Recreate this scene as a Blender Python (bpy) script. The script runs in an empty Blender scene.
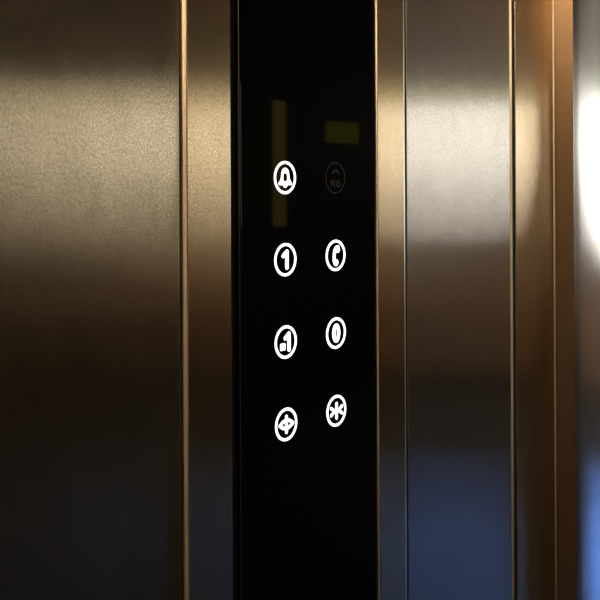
import bpy, bmesh, math
from mathutils import Vector

scene = bpy.context.scene
COL = scene.collection
PI = math.pi
EYE = 1.35

# ------------------------------------------------------------------ materials
def mat(name):
    m = bpy.data.materials.new(name)
    m.use_nodes = True
    nt = m.node_tree
    return m, nt, nt.nodes['Principled BSDF']

def plain(name, col, rough=0.6, metal=0.0, ior=None):
    m, nt, b = mat(name)
    b.inputs['Base Color'].default_value = (*col, 1)
    b.inputs['Roughness'].default_value = rough
    b.inputs['Metallic'].default_value = metal
    if ior: b.inputs['IOR'].default_value = ior
    return m

def mottled(name, c1, c2, scale, rough=0.7, stretch=(1, 1, 1)):
    m, nt, b = mat(name)
    tc = nt.nodes.new('ShaderNodeTexCoord')
    mp = nt.nodes.new('ShaderNodeMapping'); mp.inputs['Scale'].default_value = stretch
    nz = nt.nodes.new('ShaderNodeTexNoise'); nz.inputs['Scale'].default_value = scale
    nz.inputs['Detail'].default_value = 4
    mx = nt.nodes.new('ShaderNodeMix'); mx.data_type = 'RGBA'
    mx.inputs['A'].default_value = (*c1, 1); mx.inputs['B'].default_value = (*c2, 1)
    L = nt.links.new
    L(tc.outputs['Object'], mp.inputs['Vector']); L(mp.outputs['Vector'], nz.inputs['Vector'])
    L(nz.outputs['Fac'], mx.inputs['Factor']); L(mx.outputs['Result'], b.inputs['Base Color'])
    b.inputs['Roughness'].default_value = rough
    return m

def emit(name, col, strength):
    m = bpy.data.materials.new(name); m.use_nodes = True
    nt = m.node_tree; nt.nodes.clear()
    e = nt.nodes.new('ShaderNodeEmission'); o = nt.nodes.new('ShaderNodeOutputMaterial')
    e.inputs['Color'].default_value = (*col, 1); e.inputs['Strength'].default_value = strength
    nt.links.new(e.outputs[0], o.inputs[0])
    return m

def brushed(name, col, rough, aniso=1.0, jitter=0.0, grain=0.17, wear=0.10):
    """vertically brushed stainless steel: the grain spreads reflections sideways"""
    m, nt, b = mat(name)
    N = nt.nodes.new; L = nt.links.new
    b.inputs['Metallic'].default_value = 1.0
    b.inputs['Anisotropic'].default_value = aniso
    tg = N('ShaderNodeTangent'); tg.direction_type = 'UV_MAP'; tg.uv_map = 'UVMap'
    L(tg.outputs['Tangent'], b.inputs['Tangent'])
    uv = N('ShaderNodeUVMap'); uv.uv_map = 'UVMap'
    # fine hairline grain
    mp = N('ShaderNodeMapping'); mp.inputs['Scale'].default_value = (640, 420, 1)
    nz = N('ShaderNodeTexNoise'); nz.inputs['Scale'].default_value = 1.0; nz.inputs['Detail'].default_value = 2
    L(uv.outputs['UV'], mp.inputs['Vector']); L(mp.outputs['Vector'], nz.inputs['Vector'])
    # smudges
    mp2 = N('ShaderNodeMapping'); mp2.inputs['Scale'].default_value = (38, 16, 1)
    nz2 = N('ShaderNodeTexNoise'); nz2.inputs['Scale'].default_value = 1.0; nz2.inputs['Detail'].default_value = 6
    nz2.inputs['Roughness'].default_value = 0.65
    L(uv.outputs['UV'], mp2.inputs['Vector']); L(mp2.outputs['Vector'], nz2.inputs['Vector'])
    def rng(src, lo, hi):
        r = N('ShaderNodeMapRange'); r.inputs['From Min'].default_value = 0.28; r.inputs['From Max'].default_value = 0.72
        r.inputs['To Min'].default_value = lo; r.inputs['To Max'].default_value = hi
        L(src.outputs['Fac'], r.inputs['Value']); return r
    g = rng(nz, 1 - grain, 1 + grain); w = rng(nz2, 1 - wear, 1 + wear * 0.6)
    mu = N('ShaderNodeMath'); mu.operation = 'MULTIPLY'
    L(g.outputs['Result'], mu.inputs[0]); L(w.outputs['Result'], mu.inputs[1])
    vm = N('ShaderNodeVectorMath'); vm.operation = 'SCALE'
    vm.inputs[0].default_value = col
    L(mu.outputs[0], vm.inputs['Scale']); L(vm.outputs['Vector'], b.inputs['Base Color'])
    r2 = rng(nz2, rough * 0.93, rough * 1.07)
    L(r2.outputs['Result'], b.inputs['Roughness'])
    if jitter:
        # sideways wobble of the hairlines
        ge = N('ShaderNodeNewGeometry')
        mp3 = N('ShaderNodeMapping'); mp3.inputs['Scale'].default_value = (21000, 2300, 1)
        wn = N('ShaderNodeTexNoise'); wn.inputs['Scale'].default_value = 1.0; wn.inputs['Detail'].default_value = 0
        L(uv.outputs['UV'], mp3.inputs['Vector']); L(mp3.outputs['Vector'], wn.inputs['Vector'])
        s = N('ShaderNodeMath'); s.operation = 'MULTIPLY_ADD'
        s.inputs[1].default_value = 2 * jitter; s.inputs[2].default_value = -jitter
        L(wn.outputs['Fac'], s.inputs[0])
        sc = N('ShaderNodeVectorMath'); sc.operation = 'SCALE'
        L(tg.outputs['Tangent'], sc.inputs[0]); L(s.outputs[0], sc.inputs['Scale'])
        ad = N('ShaderNodeVectorMath'); ad.operation = 'ADD'
        L(ge.outputs['Normal'], ad.inputs[0]); L(sc.outputs['Vector'], ad.inputs[1])
        nm = N('ShaderNodeVectorMath'); nm.operation = 'NORMALIZE'
        L(ad.outputs['Vector'], nm.inputs[0]); L(nm.outputs['Vector'], b.inputs['Normal'])
    return m

STEEL = brushed('brushed_steel', (0.62, 0.585, 0.52), 0.195, jitter=0.50)
STEEL_LEFT = brushed('brushed_steel_warm_lit', (0.62, 0.54, 0.40), 0.19, jitter=0.42)  # warm light on the left panel is put into its base colour
STEEL_WARM = brushed('brushed_steel_warm', (0.66, 0.52, 0.33), 0.195, jitter=0.50)
STEEL_TRIM = brushed('brushed_steel_trim', (0.82, 0.65, 0.43), 0.20, jitter=0.50)
STEEL_POST = brushed('satin_steel_post', (0.70, 0.68, 0.66), 0.25, aniso=0.7, jitter=0.04, grain=0.05, wear=0.05)
STEEL_SIDE = brushed('shaded_steel_side', (0.33, 0.225, 0.15), 0.30, jitter=0.3)  # shade and brown bounce tint of the post's side put into its colour
STEEL_RIM = brushed('warm_rim_steel', (0.70, 0.57, 0.44), 0.36, aniso=0.6, grain=0.03, wear=0.03)
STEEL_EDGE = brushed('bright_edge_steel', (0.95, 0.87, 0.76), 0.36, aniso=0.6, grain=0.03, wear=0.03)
DARK = plain('dark_gap', (0.004, 0.004, 0.004), 0.9)
BLACK_FILL = plain('black_fill', (0.003, 0.003, 0.003), 0.55)
GLASS = plain('black_glass', (0.0012, 0.0012, 0.0013), 0.03, ior=1.5)
LIT = emit('lit_white', (1.0, 0.96, 0.97), 2.2)
UNLIT = plain('unlit_grey_print', (0.022, 0.020, 0.014), 0.5)

# ------------------------------------------------------------------ mesh helpers
def link(name, bm, m, parent=None, smooth=False, angle=25):
    me = bpy.data.meshes.new(name)
    bm.normal_update(); bm.to_mesh(me); bm.free()
    me.materials.append(m)
    o = bpy.data.objects.new(name, me); COL.objects.link(o)
    if smooth:
        for p in me.polygons: p.use_smooth = True
        me.set_sharp_from_angle(angle=math.radians(angle))
    if parent: o.parent = parent
    return o

def struct(o, label=None):
    o['kind'] = 'structure'
    if label: o['label'] = label
    return o

def arc(cx, cy, r, a0, a1, n=8):
    return [(cx + r * math.cos(math.radians(a0 + (a1 - a0) * k / n)),
             cy + r * math.sin(math.radians(a0 + (a1 - a0) * k / n))) for k in range(n + 1)]

def extrude(pts, z0, z1, bm=None):
    """closed XY profile run up along z; u follows the profile, v follows z"""
    bm = bm or bmesh.new()
    uvl = bm.loops.layers.uv.get('UVMap') or bm.loops.layers.uv.new('UVMap')
    n = len(pts)
    area = sum(pts[i][0] * pts[(i + 1) % n][1] - pts[(i + 1) % n][0] * pts[i][1] for i in range(n))
    if area < 0: pts = pts[::-1]
    lo = [bm.verts.new((x, y, z0)) for x, y in pts]
    hi = [bm.verts.new((x, y, z1)) for x, y in pts]
    acc = pts[0][0]
    for i in range(n):
        j = (i + 1) % n
        l = math.dist(pts[i], pts[j])
        f = bm.faces.new((lo[i], lo[j], hi[j], hi[i]))
        for lp, uv in zip(f.loops, ((acc, z0), (acc + l, z0), (acc + l, z1), (acc, z1))):
            lp[uvl].uv = uv
        acc += l
    for ring in (lo[::-1], hi):
        f = bm.faces.new(ring)
        for lp in f.loops: lp[uvl].uv = (lp.vert.co.x, lp.vert.co.y)
    return bm

def box(x0, x1, y0, y1, z0, z1, bm=None):
    return extrude([(x0, y0), (x1, y0), (x1, y1), (x0, y1)], z0, z1, bm)

def wall_with_hole(axis, pos0, pos1, a0, a1, z0, z1, holes):
    """upright wall slab with rectangular holes; axis 'x' = slab spans y, 'y' = slab spans x"""
    bm = bmesh.new()
    As = sorted({a0, a1, *[h[0] for h in holes], *[h[1] for h in holes]})
    Zs = sorted({z0, z1, *[h[2] for h in holes], *[h[3] for h in holes]})
    for i in range(len(As) - 1):
        for k in range(len(Zs) - 1):
            ca, cz = (As[i] + As[i + 1]) / 2, (Zs[k] + Zs[k + 1]) / 2
            if any(h[0] < ca < h[1] and h[2] < cz < h[3] for h in holes): continue
            if axis == 'x': box(pos0, pos1, As[i], As[i + 1], Zs[k], Zs[k + 1], bm)
            else: box(As[i], As[i + 1], pos0, pos1, Zs[k], Zs[k + 1], bm)
    return bm

TOP = 2.30
# ------------------------------------------------------------------ lift walls
R = 0.0012
def plate(x0, x1, yf, yb, r0=R, r1=R):
    """upright sheet with rounded front edges, front at yf (towards the viewer)"""
    return [(x0, yb)] + arc(x0 + r0, yf + r0, r0, 180, 270) + arc(x1 - r1, yf + r1, r1, 270, 360) + [(x1, yb)]

o = struct(link('wall_left', extrude(plate(-0.55, 0.5484, 0.004, 0.018, 0.001, 0.0003), 0, TOP), STEEL_LEFT))
o = struct(link('wall_right', extrude(plate(0.8575, 1.0690, 0.0005, 0.018, 0.0003, 0.0003), 0, TOP), STEEL))
o = struct(link('trim_1', extrude([(1.0730, 0.016), (1.0729, 0.0034), (1.0748, 0.0006), (1.0752, 0.0030), (1.0752, 0.016)], 0, TOP), STEEL_EDGE))
o = struct(link('trim_2', extrude(plate(1.0828, 1.1785, 0.0, 0.016, 0.0003, 0.0003), 0, TOP), STEEL_TRIM))
RB, XB = 0.35, 1.200
post = [(1.1842, 0.014), (1.1842, -0.0246)] + arc(1.2010, 0.0544, 0.0806, 259, 269, 8) \
     + [(1.2030 + 0.004 * k, -0.0262 + RB - math.sqrt(RB * RB - (1.2030 + 0.004 * k - XB) ** 2)) for k in range(36)] \
     + [(1.346, 0.005), (1.346, 0.014)]
o = struct(link('trim_3', extrude(post, 0, TOP), STEEL_POST, smooth=True, angle=8))
struct(link('trim_6', extrude([(1.1806, 0.014), (1.1806, 0.0016), (1.1818, -0.0002), (1.1826, -0.0002), (1.1826, 0.014)], 0, TOP), STEEL_EDGE))
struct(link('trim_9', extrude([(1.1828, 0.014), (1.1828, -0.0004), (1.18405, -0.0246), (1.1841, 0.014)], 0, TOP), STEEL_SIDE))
struct(link('wall_back', box(-0.55, 1.35, 0.020, 0.060, 0, TOP), DARK))

for k, (xa, xb, yf) in enumerate(((0.5486, 0.5505, 0.0050), (0.8538, 0.8573, 0.0016), (1.0692, 1.0727, 0.0040), (1.0755, 1.0826, 0.0014), (1.1787, 1.1804, 0.0030))):
    struct(link('trim_%d' % (11 + k), box(xa, xb, yf, 0.0135, 0.02, TOP - 0.02), BLACK_FILL))  # black strips added in the seams, standing in for the shade of the gaps

# ------------------------------------------------------------------ control panel
panel = bpy.data.objects.new('control_panel', None); COL.objects.link(panel)
panel.location = (0.7025, 0.0, 0.0)
panel['label'] = 'tall black glass lift control panel framed by steel strips with lit white touch buttons'
panel['category'] = 'control panel'
PX = panel.location.x

def pchild(name, bm, m, parent=panel, **k):
    for v in bm.verts: v.co.x -= PX
    return link(name, bm, m, parent, **k)

left_plate = [(0.5534, 0.014)] + arc(0.5538, 0.0004, 0.0004, 180, 270) + arc(0.6014, 0.0007, 0.0007, 270, 360) + [(0.6021, 0.014)]
right_plate = [(0.8075, 0.014), (0.8075, 0.0)] + [(0.8510, 0.0), (0.8510, 0.014)]
pchild('side_plate', extrude(left_plate, 0.02, TOP - 0.02), STEEL_WARM)
pchild('side_plate', extrude(right_plate, 0.02, TOP - 0.02), STEEL_WARM)
for prof in ([(0.5507, 0.014), (0.5507, 0.0025), (0.5526, 0.0004), (0.5526, 0.0016), (0.5532, 0.0016), (0.5532, 0.014)],
             [(0.8064, 0.0068), (0.8064, 0.0017), (0.8072, 0.0004), (0.8074, 0.0012), (0.8074, 0.0068)],
             [(0.8512, 0.014), (0.8512, 0.0), (0.8534, 0.0004), (0.8534, 0.014)]):
    e = pchild('edge_trim', extrude(prof, 0.02, TOP - 0.02), STEEL_EDGE if prof[0][0] > 0.84 else STEEL_RIM)
    e['label'] = 'thin bright polished steel edge'
pchild('backing', box(0.6023, 0.8067, 0.0070, 0.0130, 0.02, TOP - 0.02), BLACK_FILL)
GY = 0.0020
glass = pchild('glass_panel', extrude([(0.6142, 0.0068)] + arc(0.6142 + 0.0022, GY + 0.0022, 0.0022, 180, 270) + arc(0.8040, GY + 0.0012, 0.0012, 270, 360) + [(0.8052, 0.0068)], 0.03, TOP - 0.03), GLASS)

# ------------------------------------------------------------------ touch buttons (metres, centred, x right, z up)
def flat(polys, depth=0.0003, y=0.0):
    """extrude 2D loops (outer only) into thin raised print facing -y"""
    bm = bmesh.new()
    for poly in polys:
        n = len(poly)
        ar = sum(poly[i][0] * poly[(i + 1) % n][1] - poly[(i + 1) % n][0] * poly[i][1] for i in range(n))
        if ar < 0: poly = poly[::-1]
        f = [bm.verts.new((a, y - depth, b)) for a, b in poly]
        k = [bm.verts.new((a, y, b)) for a, b in poly]
        bm.faces.new(f)
        for i in range(n):
            j = (i + 1) % n
            bm.faces.new((f[j], f[i], k[i], k[j]))
    return bm

def annulus(ro, ri, a0=0, a1=360, n=48, cx=0, cz=0, sx=1, sz=1):
    q = []
    for k in range(n):
        t0 = math.radians(a0 + (a1 - a0) * k / n); t1 = math.radians(a0 + (a1 - a0) * (k + 1) / n)
        q.append([(cx + sx * ro * math.cos(t0), cz + sz * ro * math.sin(t0)), (cx + sx * ro * math.cos(t1), cz + sz * ro * math.sin(t1)),
                  (cx + sx * ri * math.cos(t1), cz + sz * ri * math.sin(t1)), (cx + sx * ri * math.cos(t0), cz + sz * ri * math.sin(t0))])
    return q

def disc(r, cx=0, cz=0, n=24, sx=1, sz=1):
    return [[(cx + sx * r * math.cos(2 * PI * k / n), cz + sz * r * math.sin(2 * PI * k / n)) for k in range(n)]]

def stroke(pts, w):
    """round-ended line through pts; w = width, or a width per point"""
    ws = w if isinstance(w, (list, tuple)) else [w] * len(pts)
    out = []
    for i in range(len(pts) - 1):
        (ax, az), (bx, bz) = pts[i], pts[i + 1]
        l = math.hypot(bx - ax, bz - az); nx, nz = -(bz - az) / l, (bx - ax) / l
        h0, h1 = ws[i] / 2, ws[i + 1] / 2
        out.append([(ax + nx * h0, az + nz * h0), (ax - nx * h0, az - nz * h0), (bx - nx * h1, bz - nz * h1), (bx + nx * h1, bz + nz * h1)])
    for (x, z), ww in zip(pts, ws): out += disc(ww / 2, x, z, 14)
    return out

mm = 0.001
def S(ps): return [[(a * mm, b * mm) for a, b in p] for p in ps]

def sym_bell():
    half = [(0.0, 8.6), (1.6, 8.4), (3.0, 7.6), (4.4, 5.8), (5.0, 3.6), (5.4, 0.5), (6.2, -1.8), (8.4, -4.4), (8.8, -5.6), (8.0, -6.6)]
    inner = [(0.0, 3.9), (1.0, 3.8), (1.8, 3.4), (2.4, 2.6), (2.7, 1.6), (2.8, 0.0), (2.8, -1.2), (2.7, -2.4), (1.9, -3.0), (0.9, -3.2)]
    q = []
    for s in (1, -1):
        for i in range(len(half) - 1):
            q.append([(s * half[i][0], half[i][1]), (s * half[i + 1][0], half[i + 1][1]), (s * inner[i + 1][0], inner[i + 1][1]), (s * inner[i][0], inner[i][1])])
        q.append([(0, -3.2), (s * 0.9, -3.2), (s * 8.0, -6.6), (0, -6.6)])
    q.append([(-2.8, -6.4), (2.8, -6.4), (2.1, -8.0), (0.9, -8.8), (-0.9, -8.8), (-2.1, -8.0)])
    return S(q)

def sym_one(dx=0.0):
    return S([[(dx + a, b) for a, b in p] for p in
              stroke([(1.7, 6.8), (1.7, -6.8)], 4.2) + stroke([(1.4, 6.8), (-3.2, 3.4)], [3.8, 3.8])])

def sym_minus_one():
    return sym_one(2.2) + S([[(-7.6, -6.2), (-7.0, -7.0), (-1.6, -7.0), (-1.0, -6.4), (-1.0, -1.4), (-1.8, -0.8), (-6.8, -0.8), (-7.6, -1.6)]])

def sym_zero():
    q = []
    n = 40
    for k in range(n):
        a, b = 2 * PI * k / n, 2 * PI * (k + 1) / n
        q.append([(5.8 * math.cos(a), 8.9 * math.sin(a)), (5.8 * math.cos(b), 8.9 * math.sin(b)),
                  (1.3 * math.cos(b), 4.6 * math.sin(b)), (1.3 * math.cos(a), 4.6 * math.sin(a))])
    return S(q)

def sym_phone():
    pts = [(3.2, 7.0), (0.6, 6.6), (-1.4, 4.4), (-2.4, 1.4), (-2.7, -1.8), (-2.3, -5.0), (-0.8, -7.4), (0.6, -7.8)]
    return S(stroke(pts, [4.6, 4.6, 4.2, 3.6, 3.6, 4.0, 4.6, 4.4]) + disc(3.0, 2.9, 5.4) + disc(2.9, 0.6, -6.6))

def sym_open():
    q = stroke([(0, 6.8), (0, -6.8)], 3.2)
    for s in (1, -1):
        q += stroke([(s * 8.8, 0), (s * 4.8, 2.6), (s * 0.8, 3.6)], 2.8) + stroke([(s * 8.8, 0), (s * 4.8, -2.6), (s * 0.8, -3.6)], 2.8)
    return S(q)

def sym_close():
    q = stroke([(0, 6.6), (0, -6.6)], 3.2)
    for s in (1, -1):
        q += stroke([(s * 2.6, 0), (s * 8.2, 3.3)], [2.6, 3.0]) + stroke([(s * 2.6, 0), (s * 8.2, -3.3)], [2.6, 3.0])
        q += [[(s * 2.0, 0), (s * 6.8, 2.4), (s * 5.2, 0), (s * 6.8, -2.4)]]
    return S(q)

def sym_ng():
    q = annulus(6.2, 4.6, 20, 160, 20, 0, 1.6, 0.95, 1.0)
    q += stroke([(-6.0, -8.2), (-6.0, -2.0), (-1.6, -8.2), (-1.6, -2.0)], 1.2)
    q += annulus(3.5, 2.2, 50, 360, 22, 3.9, -5.1, 0.95, 1.0) + [[(3.6, -4.4), (7.3, -4.4), (7.3, -5.6), (3.6, -5.6)]]
    return S(q)

CX = (0.6717, 0.7424)
RZ = (1.3592, 1.2872, 1.2150, 1.1428)
def button(col, row, symbol, lit, label):
    x, z = CX[col], RZ[row]
    b = link('button', flat(disc(0.0116, n=48), 0.0002), GLASS, panel, smooth=False)
    b.location = (x - PX, GY - 0.00002, z)
    b['label'] = label
    r = link('ring', flat(annulus(0.0145, 0.0121 if lit else 0.0136, n=72), 0.0003), LIT if lit else UNLIT, b, smooth=False)
    s = link('symbol', flat(symbol, 0.0003), LIT if lit else UNLIT, b, smooth=False)
    s.location = (0, -0.0002, 0)
    return b
button(0, 0, sym_bell(), True, 'lit white alarm bell button')
button(1, 0, sym_ng(), False, 'unlit grey button with an arc over NG')
button(0, 1, sym_one(), True, 'lit white button for floor 1')
button(1, 1, sym_phone(), True, 'lit white telephone handset button')
button(0, 2, sym_minus_one(), True, 'lit white button for floor -1')
button(1, 2, sym_zero(), True, 'lit white button for floor 0')
button(0, 3, sym_open(), True, 'lit white door open button')
button(1, 3, sym_close(), True, 'lit white door close button')

# ------------------------------------------------------------------ rest of the lift car and the lobby it opens on to
WOOD = mottled('warm_laminate', (0.70, 0.62, 0.50), (0.78, 0.70, 0.58), 6, 0.5, (1, 6, 0.6))
CAR_FLOOR = mottled('car_floor', (0.03, 0.028, 0.026), (0.05, 0.046, 0.042), 30, 0.6)
CEIL = plain('ceiling_paint', (0.05, 0.038, 0.025), 0.8)
DIMWALL = mottled('brown_wall', (0.022, 0.014, 0.008), (0.028, 0.018, 0.010), 3, 0.8)
PALE = mottled('pale_plaster', (0.55, 0.53, 0.50), (0.62, 0.60, 0.57), 4, 0.8)
BASE = mottled('dark_plinth', (0.34, 0.24, 0.17), (0.40, 0.28, 0.20), 4, 0.7)
BLUE = mottled('blue_floor', (0.07, 0.175, 0.50), (0.085, 0.21, 0.56), 20, 0.8)
MATF = mottled('dark_mat', (0.010, 0.008, 0.007), (0.014, 0.012, 0.010), 20, 0.9)

struct(link('wall_rear', box(-0.60, -0.552, -1.40, 0.06, 0, TOP), WOOD))
struct(link('wall_side', box(-0.60, -0.05, -1.45, -1.402, 0, TOP), WOOD))
struct(link('wall_side_front', box(-0.048, 1.20, -1.45, -1.402, 0, TOP), DIMWALL))
struct(link('floor', box(-0.60, 1.35, -1.45, 0.06, -0.05, -0.001), CAR_FLOOR))
struct(link('ceiling', box(-0.60, 1.35, -1.45, 0.06, TOP + 0.001, TOP + 0.05), CEIL))

LT = 3.0
FX = 7.0
struct(link('floor_blue_strip', extrude([(2.2, 0.15), (2.2, -0.45), (5.0, -1.20), (5.0, 0.15)], -0.0005, 0.004), BLUE))  # unseen blue strip, added and shaped to steer its reflection to the post
struct(link('floor_lobby_side', box(1.352, 5.0, -4.2, 1.5, -0.05, -0.001), MATF))
struct(link('floor_lobby_edge', box(5.002, FX, -4.2, 1.5, -0.05, -0.001), MATF))
struct(link('ceiling_lobby', box(1.352, FX, -4.2, 1.5, LT, LT + 0.05), CEIL))
struct(link('wall_lobby_north', box(1.352, FX, 1.5, 1.55, 0, LT), DIMWALL))
W1 = (-4.1, 0.3, 0.42, 2.95)
struct(link('wall_lobby_east', wall_with_hole('x', FX, FX + 0.1, -4.2, 1.5, 0, LT, [W1]), PALE))
W2 = (5.32, 5.47, 1.08, 1.97); W3 = (5.91, 6.33, 1.69, 1.85)
W4 = (2.7, 4.75, 0.60, 1.97)
struct(link('wall_lobby_south', wall_with_hole('y', -4.3, -4.2, 1.352, FX, 0, LT, [W2, W3, W4]), DIMWALL))
struct(link('wall_lobby_west', wall_with_hole('x', 1.25, 1.35, -4.2, -1.452, 0, LT, []), DIMWALL))

DAY = emit('daylight_pane', (1.0, 0.97, 0.93), 2.9)
LEAF = emit('leafy_pane', (0.80, 0.80, 0.45), 0.75)
GLOW = emit('glow_pane', (1.0, 0.88, 0.74), 0.30)
GOLD = emit('warm_fill_pane', (1.0, 0.90, 0.70), 1.5)
OCHRE = emit('ochre_pane', (0.50, 0.37, 0.09), 0.6)
LIME = emit('lime_pane', (0.50, 0.46, 0.06), 0.42)
def xpane(poly, x, m, name):
    bm = bmesh.new()
    a = [bm.verts.new((x, y, z)) for y, z in poly]; b = [bm.verts.new((x + 0.01, y, z)) for y, z in poly]
    bm.faces.new(a); bm.faces.new(b[::-1])
    for i in range(len(a)):
        j = (i + 1) % len(a); bm.faces.new((a[j], a[i], b[i], b[j]))
    bmesh.ops.recalc_face_normals(bm, faces=bm.faces)
    return struct(link(name, bm, m, smooth=False))
TZ = 1.98
WY = 0.3
xpane([(-4.1, 1.62), (-1.9, 1.00), (-0.7, 0.94), (WY, 0.80), (WY, TZ), (-4.1, TZ)], FX + 0.04, DAY, 'window_1')  # unseen pane, sill sloped so its reflection fades downwards
xpane([(-4.1, TZ + 0.005), (WY, TZ + 0.005), (WY, 2.10), (-4.1, 2.10)], FX + 0.04, LEAF, 'window_2')
xpane([(-4.1, 2.105), (WY, 2.105), (-0.3, 2.95), (-1.2, 2.95)], FX + 0.04, GLOW, 'glow_pane_upper')  # added glowing pane, tapered so the reflected glow fades upwards
xpane([(-4.1, 0.42), (WY, 0.42), (WY, 0.79), (-0.7, 0.93), (-1.9, 0.99), (-4.1, 1.61)], FX + 0.03, BASE, 'trim_4')  # added infill that shapes the sloped lower edge of the light
xpane([(WY, 2.105), (WY, 2.95), (-0.29, 2.95)], FX + 0.03, BASE, 'trim_7')
xpane([(-4.1, 2.105), (-1.21, 2.95), (-4.1, 2.95)], FX + 0.03, BASE, 'trim_8')  # this and the one above: added infill shaping the tapered glow
def ypane(poly, y, m, name):
    bm = bmesh.new()
    a = [bm.verts.new((x, y, z)) for x, z in poly]; b = [bm.verts.new((x, y - 0.01, z)) for x, z in poly]
    bm.faces.new(a); bm.faces.new(b[::-1])
    for i in range(len(a)):
        j = (i + 1) % len(a); bm.faces.new((a[j], a[i], b[i], b[j]))
    bmesh.ops.recalc_face_normals(bm, faces=bm.faces)
    return struct(link(name, bm, m))
ypane([(2.7, 0.72), (3.7, 1.18), (4.75, 1.66), (4.75, 1.965), (2.7, 1.965)], -4.215, GOLD, 'fill_pane_south')  # added glowing pane that brightens the band on the left steel panel
ypane([(2.7, 0.60), (4.75, 0.60), (4.75, 1.65), (3.7, 1.17), (2.7, 0.71)], -4.215, BASE, 'trim_10')  # added infill that shapes the lower fade of the warm glow
struct(link('glow_strip_jamb', box(W2[0], W2[1], -4.22, -4.21, W2[2], W2[3]), OCHRE))  # added glowing strip, stands in for a lit jamb reflected in the glass
struct(link('glow_patch_lime', box(W3[0], W3[1], -4.22, -4.21, W3[2], W3[3]), LIME))  # added glowing patch, there only for its yellow-green reflection in the glass
struct(link('trim_5', box(FX - 0.03, FX - 0.002, -4.19, 1.49, 0.0, 0.42), BASE))

for nm, lb, ct in (('wall_left', 'wide brushed steel wall panel left of the black button panel', 'wall panel'),
                   ('wall_right', 'brushed steel wall panel right of the black button panel', 'wall panel'),
                   ('trim_1', 'thin bright steel bead along the right steel wall panel', 'trim'),
                   ('trim_2', 'narrow golden steel strip between the thin bead and the door post', 'trim'),
                   ('trim_3', 'shiny rounded steel door post with white window reflection at far right', 'door post')):
    bpy.data.objects[nm]['label'] = lb; bpy.data.objects[nm]['category'] = ct

# ------------------------------------------------------------------ lights
def area(name, loc, size, energy, col, rot=(0, 0, 0), spread=180):
    l = bpy.data.lights.new(name, 'AREA'); l.shape = 'RECTANGLE'; l.size, l.size_y = size
    l.energy = energy; l.color = col; l.spread = math.radians(spread)
    o = bpy.data.objects.new(name, l); COL.objects.link(o); o.location = loc; o.rotation_euler = rot
    return o
area('car_lamp', (-0.30, -0.70, TOP - 0.10), (0.12, 1.0), 14, (1.0, 0.86, 0.66), rot=(0, math.radians(40), 0), spread=100)
area('blue_strip_light', (3.7, -0.3, LT - 0.02), (1.6, 0.7), 15, (0.75, 0.87, 1.0), spread=40)  # added light for the blue strip, no opening in the ceiling

lw = area('lobby_fill', (3.6, 0.9, LT - 0.15), (0.4, 0.4), 45, (1.0, 0.80, 0.62), spread=110)  # added warm fill, brightens the walls below the sills for the steel's reflections
lw.rotation_euler = Vector((2.6, -3.4, -2.0)).to_track_quat('-Z', 'Y').to_euler()

w = bpy.data.worlds.new('world'); scene.world = w; w.use_nodes = True
w.node_tree.nodes['Background'].inputs['Color'].default_value = (0.02, 0.018, 0.016, 1)

# ------------------------------------------------------------------ camera
cam = bpy.data.cameras.new('camera')
cam.sensor_width = 36; cam.lens = 36 * 1020 / 600
cam.shift_y = -(300 - 188) / 600
cam.clip_start = 0.01
co = bpy.data.objects.new('camera', cam); COL.objects.link(co)
co.location = (0, -0.589, EYE)
co.rotation_mode = 'QUATERNION'
from mathutils import Euler, Quaternion
q = Euler((PI / 2, 0, -math.radians(49.5))).to_quaternion()
co.rotation_quaternion = q @ Quaternion((0, 0, 1), math.radians(-0.28))
scene.camera = co

vs = scene.view_settings
scene.display_settings.display_device = 'sRGB'
vs.view_transform = 'Standard'; vs.look = 'None'; vs.gamma = 1; vs.exposure = 0
vs.use_curve_mapping = False
